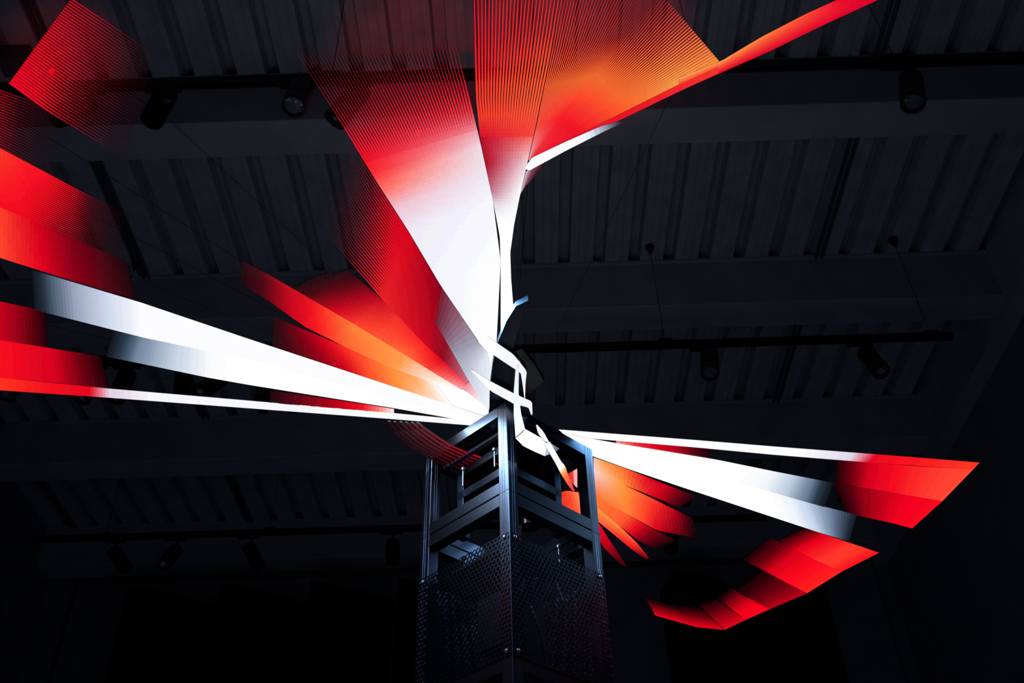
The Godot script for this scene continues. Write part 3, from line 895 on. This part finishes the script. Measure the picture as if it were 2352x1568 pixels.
		bar(st, Vector3.ZERO, Vector3(0, 0.05, 0), plinth, Vector3.RIGHT, Vector3.BACK)
		put(st, "plinth", mats.matte_black, k)
	# round black column on the far left
	var rc := thing("round_column", "round black fabric column beside the left wall at the picture's lower left", "column", Vector3(-3.2, 0, -5.1))
	st = new_st()
	lathe(st, Vector3.ZERO, Vector3.UP, [Vector2(0, 0), Vector2(0, 0.3), Vector2(0.08, 0.3), Vector2(0.08, 0.28), Vector2(4.22, 0.28), Vector2(4.3, 0.2), Vector2(4.3, 0)], 40)
	put(st, "column_body", mats.matte_black, rc)

# ---------------------------------------------------------------- track lights
func build_track(z: float, h: float, x0: float, x1: float, label: String, cables: Array) -> Node3D:
	var t := thing("lighting_track", label, "lighting track", Vector3((x0 + x1) / 2, h, z))
	var st := new_st()
	var hw := (x1 - x0) / 2
	# channel section, open below
	var sec := PackedVector2Array([Vector2(-0.018, 0.0), Vector2(-0.011, 0.0), Vector2(-0.011, 0.022), Vector2(0.011, 0.022), Vector2(0.011, 0.0), Vector2(0.018, 0.0), Vector2(0.018, 0.032), Vector2(-0.018, 0.032)])
	bar(st, Vector3(-hw, 0, 0), Vector3(hw, 0, 0), sec, Vector3.BACK, Vector3.UP)
	put(st, "track_rail", mats.track, t)
	st = new_st()
	box(st, Vector3(0, 0.012, -0.0175), Vector3(2 * hw, 0.005, 0.004))
	put(st, "conductor_strip", mats.steel, t)
	for s in [-1.0, 1.0]:
		st = new_st()
		box(st, Vector3(s * (hw + 0.006), 0.016, 0), Vector3(0.012, 0.036, 0.04))
		put(st, "end_cap", mats.track, t)
	for x in cables:
		var lx: float = x - (x0 + x1) / 2
		st = new_st()
		box(st, Vector3(lx, 0.036, 0), Vector3(0.07, 0.014, 0.044))
		put(st, "hanger_clip", mats.track, t)
		st = new_st()
		tube(st, [Vector3(lx, 0.04, 0), Vector3(lx, DECK - h, 0)], 0.0016, 6)
		put(st, "hanger_cable", mats.track, t)
		st = new_st()
		lathe(st, Vector3(lx, DECK - h + 0.002, 0), Vector3.DOWN, [Vector2(0, 0), Vector2(0, 0.026), Vector2(0.012, 0.026), Vector2(0.06, 0.006), Vector2(0.075, 0.002)], 20)
		put(st, "ceiling_cap", mats.track, t)
	return t

func build_spot(z: float, h: float, rear: Vector2, front: Vector2, near: bool, label: String, group: String, lens_in := 0.02) -> void:
	var r := 0.0455
	var length := 0.155
	var p := on_z(rear.x, rear.y, z)
	# direction: the front's line of sight meets a ball round the rear end
	var d := ray(front.x, front.y).normalized()
	var oc := EYE - p
	var b := oc.dot(d)
	var cc := oc.dot(oc) - length * length
	var disc := maxf(b * b - cc, 0.0)
	var q := EYE + d * (-b - sqrt(disc) if near else -b + sqrt(disc))
	var dir := (q - p).normalized()
	var o := thing("track_spotlight", label, "spotlight", Vector3(p.x, h, z), group)
	var rp := p - o.position
	# adapter in the track
	var st := new_st()
	box(st, Vector3(-0.02, -0.0095, 0), Vector3(0.14, 0.018, 0.034))
	put(st, "adapter", mats.track, o)
	st = new_st()
	tube(st, [Vector3(0, -0.015, 0), rp + dir * 0.03], 0.009, 10)
	put(st, "stem", mats.track, o)
	st = new_st()
	var prof := [Vector2(-0.028, 0), Vector2(-0.028, r - 0.018), Vector2(-0.024, r - 0.009), Vector2(-0.017, r - 0.003), Vector2(-0.008, r), Vector2(length, r), Vector2(length + 0.003, r - 0.003), Vector2(length + 0.003, r - 0.006), Vector2(length - lens_in, r - 0.007)]
	lathe(st, rp, dir, prof, 32)
	put(st, "spot_body", mats.spot, o)
	st = new_st()
	lathe(st, rp, dir, [Vector2(length - 0.03, r + 0.0006), Vector2(length - 0.028, r + 0.0006)], 32)
	put(st, "seam_ring", mats.steel, o)
	# ribbed reflector and the dark lamp in it
	st = new_st()
	var ax := dir
	var ux := ax.cross(Vector3.UP).normalized()
	var uy := ax.cross(ux)
	var ribs := 40
	for k in ribs:
		for half in 2:
			var t0 := TAU * (k + half * 0.5) / ribs
			var t1 := TAU * (k + half * 0.5 + 0.5) / ribs
			var ra0 := r - (0.007 if half == 0 else 0.0095)
			var ra1 := r - (0.0095 if half == 0 else 0.007)
			var c0 := rp + ax * (length - lens_in)
			var c1 := rp + ax * (length - lens_in - 0.03)
			var d0 := ux * cos(t0) + uy * sin(t0)
			var d1 := ux * cos(t1) + uy * sin(t1)
			quad(st, c0 + d0 * ra0, c0 + d1 * ra1, c1 + d1 * 0.017, c1 + d0 * 0.017, (ax - d0).normalized())
	put(st, "reflector", mats.reflector, o)
	st = new_st()
	lathe(st, rp, dir, [Vector2(length - lens_in - 0.031, 0.018), Vector2(length - lens_in - 0.026, 0.014), Vector2(length - lens_in - 0.022, 0.0)], 24)
	put(st, "lamp_bulb", mats.gloss_black, o)
	st = new_st()
	lathe(st, rp, dir, [Vector2(length - lens_in + 0.001, r - 0.007), Vector2(length - lens_in + 0.006, r * 0.5), Vector2(length - lens_in + 0.008, 0.0)], 28)
	put(st, "lens", mats.lens, o)

func build_tracks() -> void:
	var h := 4.9
	build_track(-2.25, h, -3.2, 2.7, "long black lighting track nearest the viewer, along the top of the picture", [on_y(757, 170, h).x, on_y(1600, 168, h).x, on_y(2060, 150, h).x])
	build_track(-3.91, h + 0.005, -3.4, on_y(2185, 776, h).x, "black lighting track hung on thin cables behind the tower top", [0.79, 2.16, -0.65, -2.1])
	build_track(-5.66, h, -3.13, 1.6, "black lighting track furthest away, low in front of the back wall", [on_y(240, 1240, h).x, on_y(620, 1228, h).x])
	var g := "black cylinder spotlights on the ceiling tracks"
	var z := -2.25
	build_spot(z, h, Vector2(196, 236), Vector2(130, 268), false, "black spotlight seen through the red light trails, far left of the nearest track", g)
	build_spot(z, h, Vector2(380, 220), Vector2(349, 276), false, "black spotlight turned away, second from left on the nearest track", g)
	build_spot(z, h, Vector2(692, 205), Vector2(674, 246), true, "black spotlight with dotted lens rim showing, left of the tilted one on the nearest track", g)
	build_spot(z, h, Vector2(824, 212), Vector2(768, 278), true, "black spotlight tilted far to the lower left on the nearest track", g)
	build_spot(z, h, Vector2(1190, 222), Vector2(1197, 213), true, "spotlight facing the viewer head-on behind the red and orange light trails", g, 0.012)
	build_spot(z, h, Vector2(2092, 185), Vector2(2097, 238), true, "lone black spotlight with glinting reflector at the right end of the nearest track", g)
	z = -3.91
	build_spot(z, h, Vector2(42, 862), Vector2(14, 908), true, "black spotlight at the far left edge on the middle track", g)
	build_spot(z, h, Vector2(215, 862), Vector2(186, 918), true, "left one of the twin spotlights below the red left-hand light trails, middle track", g)
	build_spot(z, h, Vector2(292, 862), Vector2(264, 918), true, "right one of the twin spotlights below the red left-hand light trails, middle track", g)
	build_spot(z, h, Vector2(424, 856), Vector2(418, 905), false, "black spotlight pointing away between two white light trails, left of the tilted one", g)
	build_spot(z, h, Vector2(506, 868), Vector2(458, 903), true, "black spotlight tilted left between two white light trails on the middle track", g)
	build_spot(z, h, Vector2(612, 862), Vector2(604, 915), false, "black spotlight pointing away nearest the tower's left, between two white light trails", g)
	build_spot(z, h, Vector2(1629, 818), Vector2(1630, 858), true, "dark spotlight with ribbed lens right of the tower on the middle track", g)
	build_spot(z, h, Vector2(1990, 812), Vector2(2026, 855), true, "dim spotlight turned right at the right end of the middle track", g)
	z = -5.66
	build_spot(z, h, Vector2(262, 1268), Vector2(291, 1306), false, "leftmost black spotlight of the furthest track, tilted to the right", g)
	build_spot(z, h, Vector2(404, 1264), Vector2(374, 1298), true, "black spotlight with small glint tilted left on the furthest track", g)
	build_spot(z, h, Vector2(574, 1258), Vector2(594, 1300), false, "third black spotlight from the left on the furthest track", g)
	build_spot(z, h, Vector2(902, 1250), Vector2(903, 1290), false, "black spotlight just left of the tower on the furthest track", g)
	build_spot(z, h, Vector2(1541, 1222), Vector2(1541, 1262), false, "dark spotlight right of the tower below the orange light trails", g)

func _ready() -> void:
	# camera
	view = Basis(Vector3.RIGHT, deg_to_rad(40.8)) * Basis(Vector3.BACK, deg_to_rad(-1.75))
	var cam := Camera3D.new()
	cam.name = "camera"
	cam.fov = rad_to_deg(2.0 * atan(784.0 / FOCAL))
	cam.near = 0.05
	cam.far = 60.0
	cam.transform = Transform3D(view, EYE)
	add_child(cam)
	cam.current = true
	# a closed, dark hall: no sky, only the light trails and the lamps added above them
	var e := Environment.new()
	e.background_mode = Environment.BG_COLOR
	e.background_color = Color.BLACK
	e.tonemap_mode = Environment.TONE_MAPPER_LINEAR
	e.tonemap_exposure = 1.0
	e.sdfgi_enabled = true
	e.ssao_enabled = true
	e.ssil_enabled = true
	var we := WorldEnvironment.new()
	we.name = "environment"
	we.environment = e
	add_child(we)
	# materials
	paint("floor", Color(0.78, 0.79, 0.81), 0.6, 0.0, 0.75, 1.0, 0.01, 0.3)
	paint("wall", Color(0.55, 0.56, 0.59), 0.9, 0.0, 0.85, 1.0, 0.01, 0.5)
	paint("deck", Color(0.74, 0.76, 0.79), 0.55, 0.0, 0.85, 1.0, 0.015, 0.7)
	paint("beam", Color(0.70, 0.72, 0.75), 0.7, 0.0, 0.88, 1.0, 0.01, 0.6)
	paint("conduit", Color(0.30, 0.31, 0.33), 0.5, 0.0, 1.0)
	paint("brown", Color(0.30, 0.22, 0.15), 0.6, 0.0, 1.0)
	paint("matte_black", Color(0.05, 0.05, 0.055), 0.95, 0.0, 1.0)
	paint("anodised", Color(0.35, 0.38, 0.43), 0.29, 1.0, 0.85, 1.0, 0.05, 3.0)
	paint("black_metal", Color(0.07, 0.075, 0.085), 0.5, 0.3, 1.0)
	paint("dark_metal", Color(0.26, 0.29, 0.33), 0.5, 0.4, 1.0)
	paint("panel", Color(0.30, 0.35, 0.42), 0.25, 1.0, 1.0)
	paint("housing", Color(0.03, 0.03, 0.034), 0.7, 0.0, 1.0)
	paint("steel", Color(0.72, 0.74, 0.77), 0.3, 0.9, 1.0)
	paint("gloss_black", Color(0.05, 0.055, 0.065), 0.15, 0.0, 1.0)
	paint("track", Color(0.05, 0.05, 0.055), 0.4, 0.0, 1.0)
	paint("spot", Color(0.045, 0.045, 0.05), 0.35, 0.0, 1.0)
	paint("reflector", Color(0.5, 0.52, 0.55), 0.12, 1.0, 1.0)
	var lens := paint("lens", Color(0.9, 0.93, 0.95, 0.12), 0.05, 0.0, 1.0)
	lens.transparency = BaseMaterial3D.TRANSPARENCY_ALPHA
	build_hall()
	build_rotor()
	build_tower()
	build_tracks()
